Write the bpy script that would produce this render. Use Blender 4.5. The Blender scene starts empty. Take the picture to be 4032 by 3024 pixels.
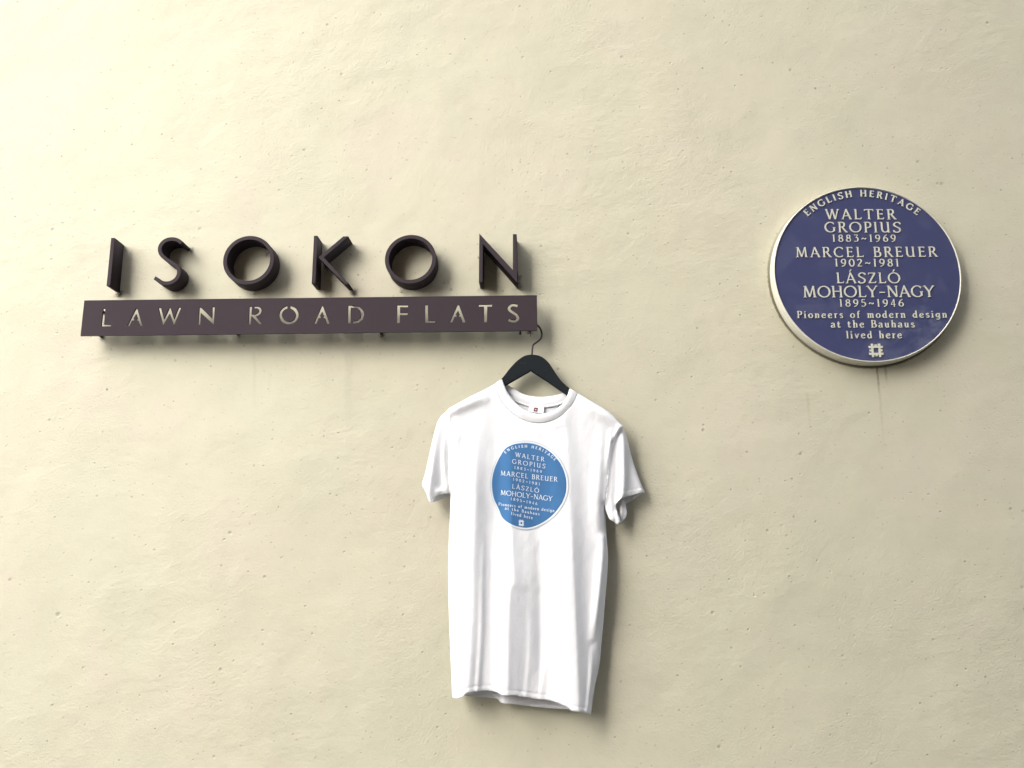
import bpy, bmesh, math, random
import numpy as np
from mathutils import Vector
from mathutils.geometry import delaunay_2d_cdt

# ------------------------------------------------------------------ camera, sky, sun, exposure
sc = bpy.context.scene
COL = sc.collection
D = 2.2                      # metres from the lens to the wall
CAMZ = 1.65
FPX, PITCH, YAW = 3478.0, 0.21465, 0.0369
cam = bpy.data.cameras.new('camera')
cam.sensor_width = 36.0
cam.lens = 36.0 * FPX / 4032
cam.clip_start, cam.clip_end = 0.05, 500
co = bpy.data.objects.new('camera', cam)
COL.objects.link(co)
co.location = (0, -D, CAMZ)
co.rotation_euler = (math.pi / 2 + PITCH, 0, YAW)
sc.camera = co

SUN = Vector((-0.80, -1.0, 0.92)).normalized()       # towards the light
w = bpy.data.worlds.new('World'); sc.world = w; w.use_nodes = True
nt = w.node_tree
bg = nt.nodes['Background']
sky = nt.nodes.new('ShaderNodeTexSky'); sky.sky_type = 'NISHITA'; sky.sun_disc = False
sky.sun_elevation = math.asin(SUN.z)
sky.sun_rotation = math.atan2(SUN.x, SUN.y)
sky.air_density = 1.0; sky.dust_density = 4.0; sky.ozone_density = 1.0
hs = nt.nodes.new('ShaderNodeHueSaturation'); hs.inputs['Saturation'].default_value = 0.45      # a milky, overcast sky
nt.links.new(sky.outputs[0], hs.inputs['Color']); nt.links.new(hs.outputs[0], bg.inputs[0]); bg.inputs[1].default_value = 0.15
sl = bpy.data.lights.new('sun', 'SUN'); sl.energy = 1.0; sl.angle = math.radians(120); sl.color = (1.0, 0.985, 0.965)
so = bpy.data.objects.new('sun', sl); COL.objects.link(so)
so.rotation_euler = SUN.to_track_quat('Z', 'Y').to_euler(); so.location = SUN * 10
sc.view_settings.view_transform = 'Standard'
sc.view_settings.look = 'None'
sc.view_settings.gamma = 1
sc.view_settings.use_curve_mapping = False
sc.view_settings.exposure = 1.58
sc.cycles.max_bounces = 6

# ------------------------------------------------------------------ measuring: a point of the photo at a given stand-off from the wall
_f = Vector((-math.sin(YAW) * math.cos(PITCH), math.cos(YAW) * math.cos(PITCH), math.sin(PITCH)))
_r = Vector((math.cos(YAW), math.sin(YAW), 0)); _u = _r.cross(_f)
def W(px, py, h=0.0):
    d = _f + _r * ((px - 2016) / FPX) + _u * ((1512 - py) / FPX)
    d = d * ((D - h) / d.y)
    return d.x, d.z + CAMZ
def Wn(P, h=0.05):
    P = np.asarray(P, float)
    f, r, u = map(np.array, (_f, _r, _u))
    d = f + ((P[:, 0] - 2016) / FPX)[:, None] * r + ((1512 - P[:, 1]) / FPX)[:, None] * u
    d = d * ((D - h) / d[:, 1])[:, None]
    return d[:, 0], d[:, 2] + CAMZ

# ------------------------------------------------------------------ helpers
def link(name, me, mat=None, parent=None, smooth=False):
    o = bpy.data.objects.new(name, me); COL.objects.link(o)
    if mat is not None and not me.materials: me.materials.append(mat)
    if parent is not None: o.parent = parent
    if smooth:
        for p in me.polygons: p.use_smooth = True
    return o
def empty(name, label, cat, group=None, loc=(0, 0, 0)):
    o = bpy.data.objects.new(name, None); COL.objects.link(o)
    o.empty_display_size = 0.05
    return tag(o, label, cat, group)
def tag(o, label, cat, group=None):
    o['label'] = label; o['category'] = cat
    if group: o['group'] = group
    return o
def mesh(vs, fs):
    me = bpy.data.meshes.new('m'); me.from_pydata([tuple(map(float, v)) for v in vs], [], [tuple(f) for f in fs]); me.update(); return me
def box_mesh(a, b, bevel=0.0):
    bm = bmesh.new(); bmesh.ops.create_cube(bm, size=1)
    for v in bm.verts:
        v.co = Vector([(a[i] + b[i]) / 2 + v.co[i] * (b[i] - a[i]) for i in range(3)])
    if bevel: bmesh.ops.bevel(bm, geom=bm.edges[:], offset=bevel, segments=2, affect='EDGES')
    me = bpy.data.meshes.new('m'); bm.to_mesh(me); bm.free(); return me
def extruded(loops, h0, h1, bevel=0.0004):
    """closed (x,z) loops (first outline, rest holes) filled and extruded from stand-off h0 to h1."""
    cu = bpy.data.curves.new('c', 'CURVE'); cu.dimensions = '2D'; cu.fill_mode = 'BOTH'
    cu.extrude = max((h1 - h0) / 2 - bevel, 1e-5); cu.bevel_depth = bevel; cu.bevel_resolution = 1; cu.offset = -bevel
    for lp in loops:
        s = cu.splines.new('POLY'); s.points.add(len(lp) - 1)
        for p, q in zip(s.points, lp): p.co = (q[0], q[1], 0, 1)
        s.use_cyclic_u = True
    o = bpy.data.objects.new('tmp', cu); COL.objects.link(o)
    dg = bpy.context.evaluated_depsgraph_get()
    me = bpy.data.meshes.new_from_object(o.evaluated_get(dg))
    bpy.data.objects.remove(o); bpy.data.curves.remove(cu)
    mid = (h0 + h1) / 2
    for v in me.vertices:
        x, y, z = v.co; v.co = (x, -mid - z, y)
    me.flip_normals() if False else None
    me.materials.clear()
    return me
def catmull(pts, n=6, closed=False):
    P = [np.array(p, float) for p in pts]; out = []
    m = len(P)
    rng = range(m if closed else m - 1)
    for i in rng:
        p0 = P[(i - 1) % m] if closed or i > 0 else 2 * P[0] - P[1]
        p1 = P[i]; p2 = P[(i + 1) % m]
        p3 = P[(i + 2) % m] if closed or i < m - 2 else 2 * P[-1] - P[-2]
        for k in range(n):
            t = k / n
            out.append(0.5 * ((2 * p1) + (-p0 + p2) * t + (2 * p0 - 5 * p1 + 4 * p2 - p3) * t * t + (-p0 + 3 * p1 - 3 * p2 + p3) * t ** 3))
    if not closed: out.append(P[-1])
    return out
def ribbon(pts, wd):
    """outline polygon of a stroke of width wd (number or list)"""
    P = np.array(pts, float); T = np.gradient(P, axis=0); T /= np.linalg.norm(T, axis=1)[:, None] + 1e-12
    N = np.c_[-T[:, 1], T[:, 0]]; wd = np.broadcast_to(np.asarray(wd, float), (len(P),))[:, None] / 2
    return np.vstack([P + N * wd, (P - N * wd)[::-1]])
def tube(pts, r, seg=10, cap=True):
    P = [Vector(p) for p in pts]; vs = []; fs = []
    up = Vector((0, 1, 0))
    for i, p in enumerate(P):
        t = (P[min(i + 1, len(P) - 1)] - P[max(i - 1, 0)]).normalized()
        a = t.cross(up)
        if a.length < 1e-3: a = t.cross(Vector((1, 0, 0)))
        a.normalize(); b = t.cross(a)
        rr = r[i] if hasattr(r, '__len__') else r
        for k in range(seg):
            an = 2 * math.pi * k / seg
            vs.append(p + a * math.cos(an) * rr + b * math.sin(an) * rr)
    for i in range(len(P) - 1):
        for k in range(seg):
            fs.append((i * seg + k, i * seg + (k + 1) % seg, (i + 1) * seg + (k + 1) % seg, (i + 1) * seg + k))
    if cap:
        fs.append(tuple(range(seg))[::-1]); fs.append(tuple((len(P) - 1) * seg + k for k in range(seg)))
    return mesh(vs, fs)

# ------------------------------------------------------------------ materials
class NG:
    def __init__(s, name):
        s.m = bpy.data.materials.new(name); s.m.use_nodes = True; s.t = s.m.node_tree
        s.b = s.t.nodes['Principled BSDF']; s.tc = s.t.nodes.new('ShaderNodeTexCoord')
    def n(s, kind, **kw):
        x = s.t.nodes.new(kind)
        for k, v in kw.items(): setattr(x, k, v)
        return x
    def l(s, a, b): s.t.links.new(a, b)
    def val(s, sock, v):
        if hasattr(v, 'is_output') or isinstance(v, bpy.types.NodeSocket): s.l(v, sock)
        else: sock.default_value = v
    def math(s, op, a, b=0.0, c=0.0, clamp=False):
        x = s.n('ShaderNodeMath', operation=op); x.use_clamp = clamp
        s.val(x.inputs[0], a); s.val(x.inputs[1], b); s.val(x.inputs[2], c); return x.outputs[0]
    def noise(s, scale, detail=4, rough=0.5, vec=None, dist=0.0):
        x = s.n('ShaderNodeTexNoise'); x.inputs['Scale'].default_value = scale; x.inputs['Detail'].default_value = detail
        x.inputs['Roughness'].default_value = rough; x.inputs['Distortion'].default_value = dist
        s.l(vec if vec is not None else s.tc.outputs['Object'], x.inputs['Vector']); return x.outputs[0]
    def mapped(s, scale, rot=(0, 0, 0), loc=(0, 0, 0)):
        x = s.n('ShaderNodeMapping'); x.inputs['Scale'].default_value = scale; x.inputs['Rotation'].default_value = rot; x.inputs['Location'].default_value = loc
        s.l(s.tc.outputs['Object'], x.inputs['Vector']); return x.outputs[0]
    def step(s, v, lo, hi, a=0.0, b=1.0):
        x = s.n('ShaderNodeMapRange', interpolation_type='SMOOTHSTEP'); s.val(x.inputs[0], v)
        s.val(x.inputs[1], lo); s.val(x.inputs[2], hi); s.val(x.inputs[3], a); s.val(x.inputs[4], b); return x.outputs[0]
    def mix(s, f, a, b, mode='MIX'):
        x = s.n('ShaderNodeMix', data_type='RGBA', blend_type=mode); s.val(x.inputs[0], f)
        s.val(x.inputs[6], a); s.val(x.inputs[7], b); return x.outputs[2]
    def bump(s, h, strength=1.0, dist=1.0):
        x = s.n('ShaderNodeBump'); x.inputs['Strength'].default_value = strength; x.inputs['Distance'].default_value = dist
        s.l(h, x.inputs['Height']); s.l(x.outputs[0], s.b.inputs['Normal']); return x
def C(r, g, b): return (r, g, b, 1.0)

def paint(name, col, rough=0.5, var=0.12, grain=0.00015, scale=60, spec=0.5):
    g = NG(name)
    n1 = g.noise(scale * 0.15, 5, 0.6); n2 = g.noise(scale * 4, 3, 0.6)
    c = g.mix(n1, C(*[x * (1 - var) for x in col]), C(*[min(1, x * (1 + var)) for x in col]))
    g.l(c, g.b.inputs['Base Color'])
    g.val(g.b.inputs['Roughness'], g.step(n1, 0.3, 0.7, rough - 0.06, rough + 0.08))
    g.b.inputs['Specular IOR Level'].default_value = spec
    if grain: g.bump(g.math('MULTIPLY', n2, grain))
    return g.m

# plaque centre, in metres, used by the wall's grime ring too
PLH = 0.036
_c = W(0, 0, PLH)
PCX, PCZ = 0.3805 * (D - PLH), 0.3489 * (D - PLH) + CAMZ
PR = 0.2366

def wall_material():
    g = NG('cream_render')
    P = g.n('ShaderNodeSeparateXYZ'); g.l(g.tc.outputs['Object'], P.inputs[0]); X, Z = P.outputs[0], P.outputs[2]
    big = g.noise(2.2, 3, 0.5)
    hor = g.noise(1.0, 5, 0.62, vec=g.mapped((5.0, 5.0, 9.0), rot=(0, math.radians(22), 0)), dist=0.15)
    ver = g.noise(1.0, 4, 0.6, vec=g.mapped((9.0, 9.0, 1.6)))
    med = g.noise(22, 5, 0.62, dist=0.1)
    fine = g.noise(190, 3, 0.65)
    patch = g.step(g.noise(3.1, 4, 0.6, vec=g.mapped((1, 1, 1), loc=(5, 2, 9))), 0.42, 0.66)
    # trowel ripples in some patches only
    rip = g.math('MULTIPLY', hor, g.step(g.noise(1.9, 3, 0.5, vec=g.mapped((1, 1, 1), loc=(1, 7, 3))), 0.4, 0.65, 0.25, 1.0))
    h = g.math('MULTIPLY', big, 0.012)
    h = g.math('ADD', h, g.math('MULTIPLY', rip, 0.0050))
    h = g.math('ADD', h, g.math('MULTIPLY', med, 0.0015))
    h = g.math('ADD', h, g.math('MULTIPLY', g.math('MULTIPLY', fine, g.math('ADD', patch, 0.4)), 0.0011))
    # blow holes
    def pits(scale, rad, keep, loc):
        v = g.n('ShaderNodeTexVoronoi', feature='F1'); v.inputs['Scale'].default_value = scale
        g.l(g.mapped((1, 0.0, 1), loc=loc), v.inputs['Vector'])
        sp = g.n('ShaderNodeSeparateColor'); g.l(v.outputs['Color'], sp.inputs[0])
        r = g.math('MULTIPLY', g.math('ADD', sp.outputs[1], 0.35), rad * scale)
        m = g.math('SUBTRACT', 1.0, g.math('DIVIDE', v.outputs['Distance'], r), clamp=True)
        return g.math('MULTIPLY', g.step(m, 0.0, 0.6), g.math('GREATER_THAN', sp.outputs[0], keep))
    p1 = pits(22, 0.0042, 0.70, (0, 0, 0)); p2 = pits(46, 0.0026, 0.58, (3.1, 0, 1.7)); p4 = pits(90, 0.0019, 0.62, (0.4, 0, 8.7)); p3 = pits(8, 0.0058, 0.8, (1.3, 0, 4.4))
    pit = g.math('MAXIMUM', p1, g.math('MAXIMUM', p2, g.math('MAXIMUM', p3, g.math('MULTIPLY', p4, 0.7))))
    h = g.math('SUBTRACT', h, g.math('MULTIPLY', pit, 0.0009))
    nib = pits(48, 0.0019, 0.80, (7.7, 0, 5.5))
    h = g.math('ADD', h, g.math('MULTIPLY', nib, 0.0010))
    g.bump(h)
    # colour: aged paint, pinker and greener patches
    c = g.mix(g.step(g.noise(1.6, 4, 0.55), 0.35, 0.65), C(0.542, 0.518, 0.402), C(0.530, 0.520, 0.398))
    c = g.mix(g.math('MULTIPLY', g.step(g.noise(3.3, 4, 0.6, vec=g.mapped((1, 1, 1), loc=(4, 4, 4))), 0.45, 0.7), 0.55), c, C(0.556, 0.512, 0.418))
    c = g.mix(g.math('MULTIPLY', g.step(hor, 0.5, 0.75), 0.10), c, C(0.42, 0.40, 0.31))
    c = g.mix(g.math('MULTIPLY', g.step(ver, 0.52, 0.8), 0.12), c, C(0.44, 0.42, 0.31))
    c = g.mix(g.math('MULTIPLY', g.step(g.noise(9, 5, 0.65, vec=g.mapped((1, 1, 1), loc=(8, 1, 2))), 0.42, 0.68), 0.16), c, C(0.43, 0.415, 0.33))
    c = g.mix(g.math('MULTIPLY', g.step(g.noise(48, 4, 0.65), 0.5, 0.72), 0.10), c, C(0.40, 0.375, 0.29))
    c = g.mix(g.math('MULTIPLY', pit, 0.38), c, C(0.22, 0.21, 0.165))
    # grime ring round the plaque
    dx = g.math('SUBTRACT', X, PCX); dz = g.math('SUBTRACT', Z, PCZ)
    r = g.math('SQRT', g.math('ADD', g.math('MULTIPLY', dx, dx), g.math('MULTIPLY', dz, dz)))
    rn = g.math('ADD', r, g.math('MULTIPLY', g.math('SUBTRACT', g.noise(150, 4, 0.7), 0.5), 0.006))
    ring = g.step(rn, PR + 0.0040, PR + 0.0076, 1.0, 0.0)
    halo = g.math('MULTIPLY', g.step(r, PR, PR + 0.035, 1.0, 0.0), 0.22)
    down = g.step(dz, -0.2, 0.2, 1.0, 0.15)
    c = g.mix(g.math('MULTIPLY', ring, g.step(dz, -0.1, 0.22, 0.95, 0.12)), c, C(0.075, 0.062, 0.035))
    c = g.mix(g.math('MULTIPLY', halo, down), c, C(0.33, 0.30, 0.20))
    # runs of dirt under it
    def run(px0, py0, px1, py1, wd, amt):
        x0, z0 = W(px0, py0); x1, z1 = W(px1, py1)
        k = (x1 - x0) / (z1 - z0)
        wob = g.math('MULTIPLY', g.math('SUBTRACT', g.noise(14, 3), 0.5), 0.016)
        xx = g.math('ADD', g.math('ADD', x0, g.math('MULTIPLY', g.math('SUBTRACT', Z, z0), k)), wob)
        a = g.math('ABSOLUTE', g.math('SUBTRACT', X, xx))
        m = g.step(a, wd * 0.25, wd, 1.0, 0.0)
        fade = g.math('MULTIPLY', g.step(Z, z1, z0, 0.0, 1.0), g.step(Z, z0 + 0.004, z0 + 0.012, 1.0, 0.0))
        br = g.step(g.noise(95, 3, 0.7), 0.3, 0.6, 0.35, 1.0)
        return g.math('MULTIPLY', g.math('MULTIPLY', m, br), g.math('MULTIPLY', fade, amt))
    for a in ((3452, 1444, 3468, 1560, 0.0042, 0.85), (3462, 1500, 3484, 1820, 0.0045, 0.24), (3484, 1446, 3496, 1530, 0.005, 0.5),
              (3176, 1560, 3200, 1760, 0.006, 0.14), (1000, 1400, 1004, 1660, 0.008, 0.11), (1372, 1400, 1374, 1820, 0.015, 0.10), (1060, 1480, 1064, 1600, 0.006, 0.06)):
        c = g.mix(run(*a), c, C(0.13, 0.12, 0.08))
    # dirty spots at the fixings and letter feet
    for (px, py, rad, amt) in ((404, 1330, 0.012, .55), (474, 1160, 0.014, .5), (693, 1155, 0.022, .35), (1500, 1320, .011, .5), (940, 1322, .009, .4),
                               (1390, 1152, .013, .6), (2080, 1308, .010, .5), (2044, 1130, .013, .5), (2038, 1145, .02, .25), (1600, 1148, .02, .3), (1285, 1148, .012, .3), (1890, 1142, .01, .3), (3209, 348, .005, .75), (421, 1534, .0045, .8), (404, 1700, .003, .5), (2386, 845, .003, .4), (1096, 1995, .003, .6), (1380, 2020, .003, .6), (3240, 303, .002, .6), (1050, 975, .012, .3), (1410, 1082, .004, .6), (2640, 865, .003, .3), (1535, 2295, .004, .3), (1010, 1150, .02, .3), (754, 985, .010, .35)):
        x, z = W(px, py)
        a = g.math('SUBTRACT', X, x); b = g.math('SUBTRACT', Z, z)
        rr = g.math('SQRT', g.math('ADD', g.math('MULTIPLY', a, a), g.math('MULTIPLY', b, b)))
        rr = g.math('ADD', rr, g.math('MULTIPLY', g.math('SUBTRACT', g.noise(90, 4, 0.75), 0.5), rad * 1.6))
        c = g.mix(g.step(rr, rad * 0.2, rad, amt, 0.0), c, C(0.12, 0.11, 0.075))
    g.l(c, g.b.inputs['Base Color'])
    g.b.inputs['Roughness'].default_value = 0.62
    g.b.inputs['Specular IOR Level'].default_value = 0.3
    return g.m

def cloth_material(name='white_cotton', col=(0.755, 0.772, 0.80)):
    g = NG(name)
    wv = g.n('ShaderNodeTexWave'); wv.inputs['Scale'].default_value = 420; wv.inputs['Distortion'].default_value = 1.2
    g.l(g.tc.outputs['Object'], wv.inputs['Vector'])
    crumple = g.noise(26, 4, 0.6, vec=g.mapped((1, 1, 0.45)), dist=0.5)
    h = g.math('ADD', g.math('MULTIPLY', wv.outputs['Fac'], 0.00004), g.math('MULTIPLY', crumple, 0.0013))
    h = g.math('ADD', h, g.math('MULTIPLY', g.noise(110, 4, 0.7), 0.0006))
    h = g.math('ADD', h, g.math('MULTIPLY', g.noise(420, 2, 0.6), 0.0003))
    g.bump(h)
    g.b.inputs['Base Color'].default_value = C(*col)
    g.b.inputs['Roughness'].default_value = 0.9
    g.b.inputs['Specular IOR Level'].default_value = 0.15
    g.b.inputs['Sheen Weight'].default_value = 0.08
    return g.m

def plaque_blue():
    g = NG('blue_glaze')
    P = g.n('ShaderNodeSeparateXYZ'); g.l(g.tc.outputs['Object'], P.inputs[0])
    sm = g.step(g.noise(9, 6, 0.75, dist=0.6), 0.46, 0.66)
    side = g.step(P.outputs[0], PCX - 0.05, PCX + 0.2, 0.15, 1.0)
    low = g.step(P.outputs[2], PCZ - 0.16, PCZ + 0.06, 1.0, 0.0)
    f = g.math('MULTIPLY', sm, g.math('MULTIPLY', side, low))
    c = g.mix(g.noise(5, 3), C(0.045, 0.053, 0.130), C(0.053, 0.060, 0.138))
    c = g.mix(g.math('MULTIPLY', f, 0.75), c, C(0.13, 0.15, 0.22))
    g.l(c, g.b.inputs['Base Color'])
    g.val(g.b.inputs['Roughness'], g.step(sm, 0, 1, 0.32, 0.55))
    g.bump(g.math('MULTIPLY', g.noise(30, 3), 0.0004))
    return g.m

M_WALL = wall_material()
M_LET = paint('brown_metal_paint', (0.037, 0.028, 0.034), 0.75, 0.14, spec=0.2)
M_PLATE = paint('brown_plate_paint', (0.038, 0.028, 0.035), 0.75, 0.16, scale=30, spec=0.2)
M_PIN = paint('rusty_pin', (0.05, 0.035, 0.025), 0.8, 0.4)
M_HANG = paint('charcoal_lacquer', (0.011, 0.015, 0.018), 0.75, 0.08, grain=0.00004, spec=0.14)
M_WIRE = paint('black_wire', (0.012, 0.012, 0.013), 0.35, 0.05, grain=0)
M_STAMP = paint('dark_stamp', (0.006, 0.006, 0.006), 0.7, 0.05, grain=0)
M_CLOTH = cloth_material()
M_BACK = M_CLOTH
M_TAG = paint('white_satin', (0.84, 0.84, 0.86), 0.5, 0.02, grain=0)
M_RED = paint('maroon_print', (0.16, 0.015, 0.04), 0.7, 0.05, grain=0)
M_INK = paint('black_print', (0.04, 0.045, 0.055), 0.7, 0.05, grain=0)
M_PBLUE = paint('screen_print_blue', (0.055, 0.160, 0.345), 0.8, 0.05, grain=0.0001, spec=0.15)
M_PWHITE = paint('screen_print_pale', (0.64, 0.72, 0.80), 0.8, 0.03, grain=0)
M_PLINE = paint('screen_print_grey', (0.46, 0.49, 0.53), 0.8, 0.03, grain=0)
M_PLAQ = plaque_blue()
M_CERAM = paint('cream_glaze', (0.63, 0.62, 0.53), 0.42, 0.05, grain=0.0002, scale=50)
M_CLET = paint('cream_relief', (0.56, 0.565, 0.48), 0.4, 0.05, grain=0.0001, scale=50)
M_WEB = paint('cobweb_dirt', (0.03, 0.026, 0.02), 0.9, 0.3, grain=0)
M_PAVE = paint('grey_paving', (0.12, 0.118, 0.11), 0.85, 0.2, grain=0.002, scale=20)
M_BRICK = paint('brown_brick', (0.13, 0.075, 0.05), 0.85, 0.25, grain=0.001, scale=20)
M_GLASS = paint('dark_window_glass', (0.03, 0.035, 0.04), 0.1, 0.05, grain=0)
M_FRAME = paint('white_window_paint', (0.7, 0.7, 0.68), 0.5, 0.05, grain=0)

# ------------------------------------------------------------------ ground, wall, then an unseen house and garden wall added to shape the light
gm = mesh([(-150, -150, 0), (150, -150, 0), (150, 150, 0), (-150, 150, 0)], [(0, 1, 2, 3)])
o = link('ground', gm, M_PAVE); o['kind'] = 'structure'
wl = link('wall', box_mesh((-5.0, 0.0, -0.02), (6.5, 0.35, 7.5)), M_WALL); wl['kind'] = 'structure'

hx0, hx1, hy1, hy0, hz = -3.35, 9.0, -5.2, -11.0, 9.0
house = empty('shading_house', 'unseen brown brick house added behind the camera to shade the right of the wall', 'house')  # added out of view so the light falls off to the right
link('shading_brick_wall', box_mesh((hx0, hy0, 0), (hx1, hy1, hz), 0.01), M_BRICK, house)
link('roof', box_mesh((hx0 - .15, hy0 - .15, hz), (hx1 + .15, hy1 + .15, hz + .25), 0.01), M_PAVE, house)
for wx in (-1.6, 0.9, 3.4, 5.9):
    for wz in (0.9, 3.8, 6.6):
        fr = link('window_frame', box_mesh((wx, hy1, wz), (wx + 1.2, hy1 + .05, wz + 1.5), 0.01), M_FRAME, house)
        link('pane', box_mesh((wx + .07, hy1 + .05, wz + .07), (wx + .57, hy1 + .058, wz + 1.43)), M_GLASS, fr)
        link('pane', box_mesh((wx + .63, hy1 + .05, wz + .07), (wx + 1.13, hy1 + .058, wz + 1.43)), M_GLASS, fr)

gw = empty('shading_garden_wall', 'unseen tall brown brick garden wall added to block low light from the left', 'garden wall')  # added out of view to cut low light and dim the wall lower down
link('shading_brick_wall', box_mesh((-9.0, -3.9, 0), (-3.4, -3.65, 2.65), 0.01), M_BRICK, gw)
link('coping', box_mesh((-9.03, -3.95, 2.65), (-3.37, -3.60, 2.72), 0.01), M_PAVE, gw)

# ------------------------------------------------------------------ the six raised letters
LH = 0.053
def zz(pts, ox, oy, s, h=LH): return [W(ox + p[0] / s, oy + p[1] / s, h) for p in pts]
def circ(cx, cz, r, n=72): return [(cx + r * math.cos(2 * math.pi * k / n), cz + r * math.sin(2 * math.pi * k / n)) for k in range(n)]
S1 = 5.53
GRP = 'raised letters above the name bar'
I_poly = [[W(437.4, 936.2, LH), W(451.5, 936.2, LH), W(433.8, 1125, LH), W(419, 1125, LH)]]
Sc = catmull([(1742, 312), (1690, 272), (1620, 238), (1540, 226), (1450, 236), (1360, 278), (1295, 345), (1265, 420), (1268, 500), (1300, 570), (1365, 635), (1450, 697),
              (1540, 750), (1620, 808), (1665, 865), (1683, 930), (1673, 1005), (1636, 1078), (1578, 1135), (1500, 1175), (1410, 1190), (1320, 1175), (1250, 1130), (1152, 1070)], 3)
S_poly = [zz(ribbon(Sc, 80), 400, 900, S1)]
OD = D - LH
O1_poly = [circ(-.35608 * OD, .37428 * OD + CAMZ, .0668), circ(-.35608 * OD, .37428 * OD + CAMZ, .0566)[::-1]]
O2_poly = [circ(-.15908 * OD, .37286 * OD + CAMZ, .0664), circ(-.15908 * OD, .37286 * OD + CAMZ, .0562)[::-1]]
K_stem = [[W(1236, 928, LH), W(1250.2, 928, LH), W(1242, 1116, LH), W(1227, 1116, LH)]]
K_chev = [zz([(945, 165), (1057, 165), (525, 625), (1075, 1200), (980, 1205), (410, 620)], 1180, 900, S1)]
N_poly = [zz([(483, 105), (1213, 898), (1213, 120), (1297, 120), (1309, 1182), (562, 335), (553, 1165), (472, 1165)], 1800, 900, S1)]
def solo(label, loops):
    return tag(link('sign_letter', extruded(loops, -0.002, LH, 0.0005), M_LET), label, 'letter', GRP)
solo('dark brown metal letter I at the left end of the raised sign', I_poly)
solo('dark brown metal letter S of curved strip between the I and the first O', S_poly)
solo('dark brown metal ring letter O between the S and the K', O1_poly)
k = empty('sign_letter', 'dark brown metal letter K with separate upright and angled arms', 'letter', GRP)
link('upright', extruded(K_stem, -0.002, LH, 0.0005), M_LET, k)
link('arm', extruded(K_chev, -0.002, LH - 0.001, 0.0005), M_LET, k)
solo('dark brown metal ring letter O between the K and the N', O2_poly)
solo('dark brown metal letter N above the right end of the name bar', N_poly)

# ------------------------------------------------------------------ name bar: stencil cut plate on pins
BH = 0.052
S3 = 3.16
def z6(p): return zz(p, 300, 1150, S3, BH)
def z7(p): return zz(p, 900, 1150, S3, BH)
def z8(p): return zz(p, 1500, 1150, S3, BH)
A_sh = [(-116, 215), (-13, 10), (0, -3), (13, 10), (72, 213), (42, 215), (20, 148), (2, 148), (2, 128), (12, 124), (-3, 68), (-38, 122), (-30, 128), (-32, 148), (-56, 148), (-85, 215)]
A_s2 = [(-104, 218), (-12, 10), (0, -3), (12, 10), (90, 218), (58, 218), (34, 148), (12, 148), (12, 128), (22, 122), (0, 70), (-32, 122), (-20, 128), (-22, 148), (-46, 148), (-72, 218)]
def off(sh, x, y): return [(a + x, b + y) for a, b in sh]
Oo = [(748 + 121 * math.sin(math.radians(a)), 285 - 114 * math.cos(math.radians(a))) for a in range(8, 354, 8)]
Oi = [(748 + 86 * math.sin(math.radians(a)), 285 - 82 * math.cos(math.radians(a))) for a in range(12, 350, 8)]
Ss = catmull([(1698, 172), (1655, 160), (1618, 168), (1594, 195), (1602, 224), (1637, 250), (1680, 280), (1703, 315), (1694, 345), (1660, 361), (1622, 358), (1585, 342)], 3)
holes = [
    z6([(332, 205), (362, 205), (345, 402), (433, 402), (430, 425), (310, 427)]),
    z6(off(A_sh, 748, 205)),
    z6([(1022, 195), (1053, 195), (1090, 335), (1158, 197), (1172, 197), (1215, 335), (1272, 192), (1305, 192), (1213, 418), (1160, 270), (1077, 418)]),
    z6([(1530, 190), (1548, 192), (1688, 330), (1692, 185), (1722, 185), (1710, 402), (1550, 258), (1540, 405), (1515, 405)]),
    z7([(258, 180), (290, 178), (284, 278), (325, 278), (355, 265), (375, 240), (375, 215), (355, 200), (318, 202), (318, 178), (365, 178), (400, 200), (410, 232), (395, 270), (365, 293), (335, 300), (410, 397), (380, 397), (290, 300), (280, 300), (275, 400), (245, 400)]),
    z7(Oo + Oi[::-1]),
    z7(off(A_s2, 1165, 175)),
    z7([(1487, 165), (1560, 168), (1630, 185), (1675, 235), (1686, 280), (1668, 340), (1620, 378), (1545, 390), (1545, 365), (1600, 355), (1640, 320), (1651, 275), (1635, 225), (1595, 198), (1520, 193), (1517, 388), (1482, 388)]),
    z8([(202, 162), (337, 162), (335, 187), (237, 187), (236, 258), (333, 258), (330, 283), (234, 283), (232, 383), (198, 383)]),
    z8([(549, 160), (583, 160), (586, 355), (675, 355), (673, 380), (550, 380)]),
    z8(off(A_s2, 960, 158)),
    z8([(1218, 155), (1382, 153), (1380, 180), (1322, 180), (1318, 375), (1284, 375), (1282, 180), (1218, 180)]),
    z8(list(map(tuple, ribbon(Ss, 33)))),
]
plate = [W(331.6, 1182.6, BH), W(2114.2, 1162, BH), W(2116.1, 1301.9, BH), W(316.5, 1322.8, BH)]
bar = empty('name_bar', 'long dark purple brown metal bar with stencil cut letters reading LAWN ROAD FLATS', 'sign')
link('stencil_plate', extruded([plate] + holes, BH - 0.005, BH, 0.0003), M_PLATE, bar)
for (px, py, r) in ((400, 1323.5, .0042), (937, 1316, .0035), (1502, 1311, .0045), (2087, 1301, .0042), (407, 1229, .0042), (1390, 1200, .004), (2087, 1196, .004)):
    x, z = W(px, py)
    link('fixing_pin', tube([(x, 0.004, z), (x, -BH + 0.005, z)], r, 10), M_PIN, bar, True)

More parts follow.
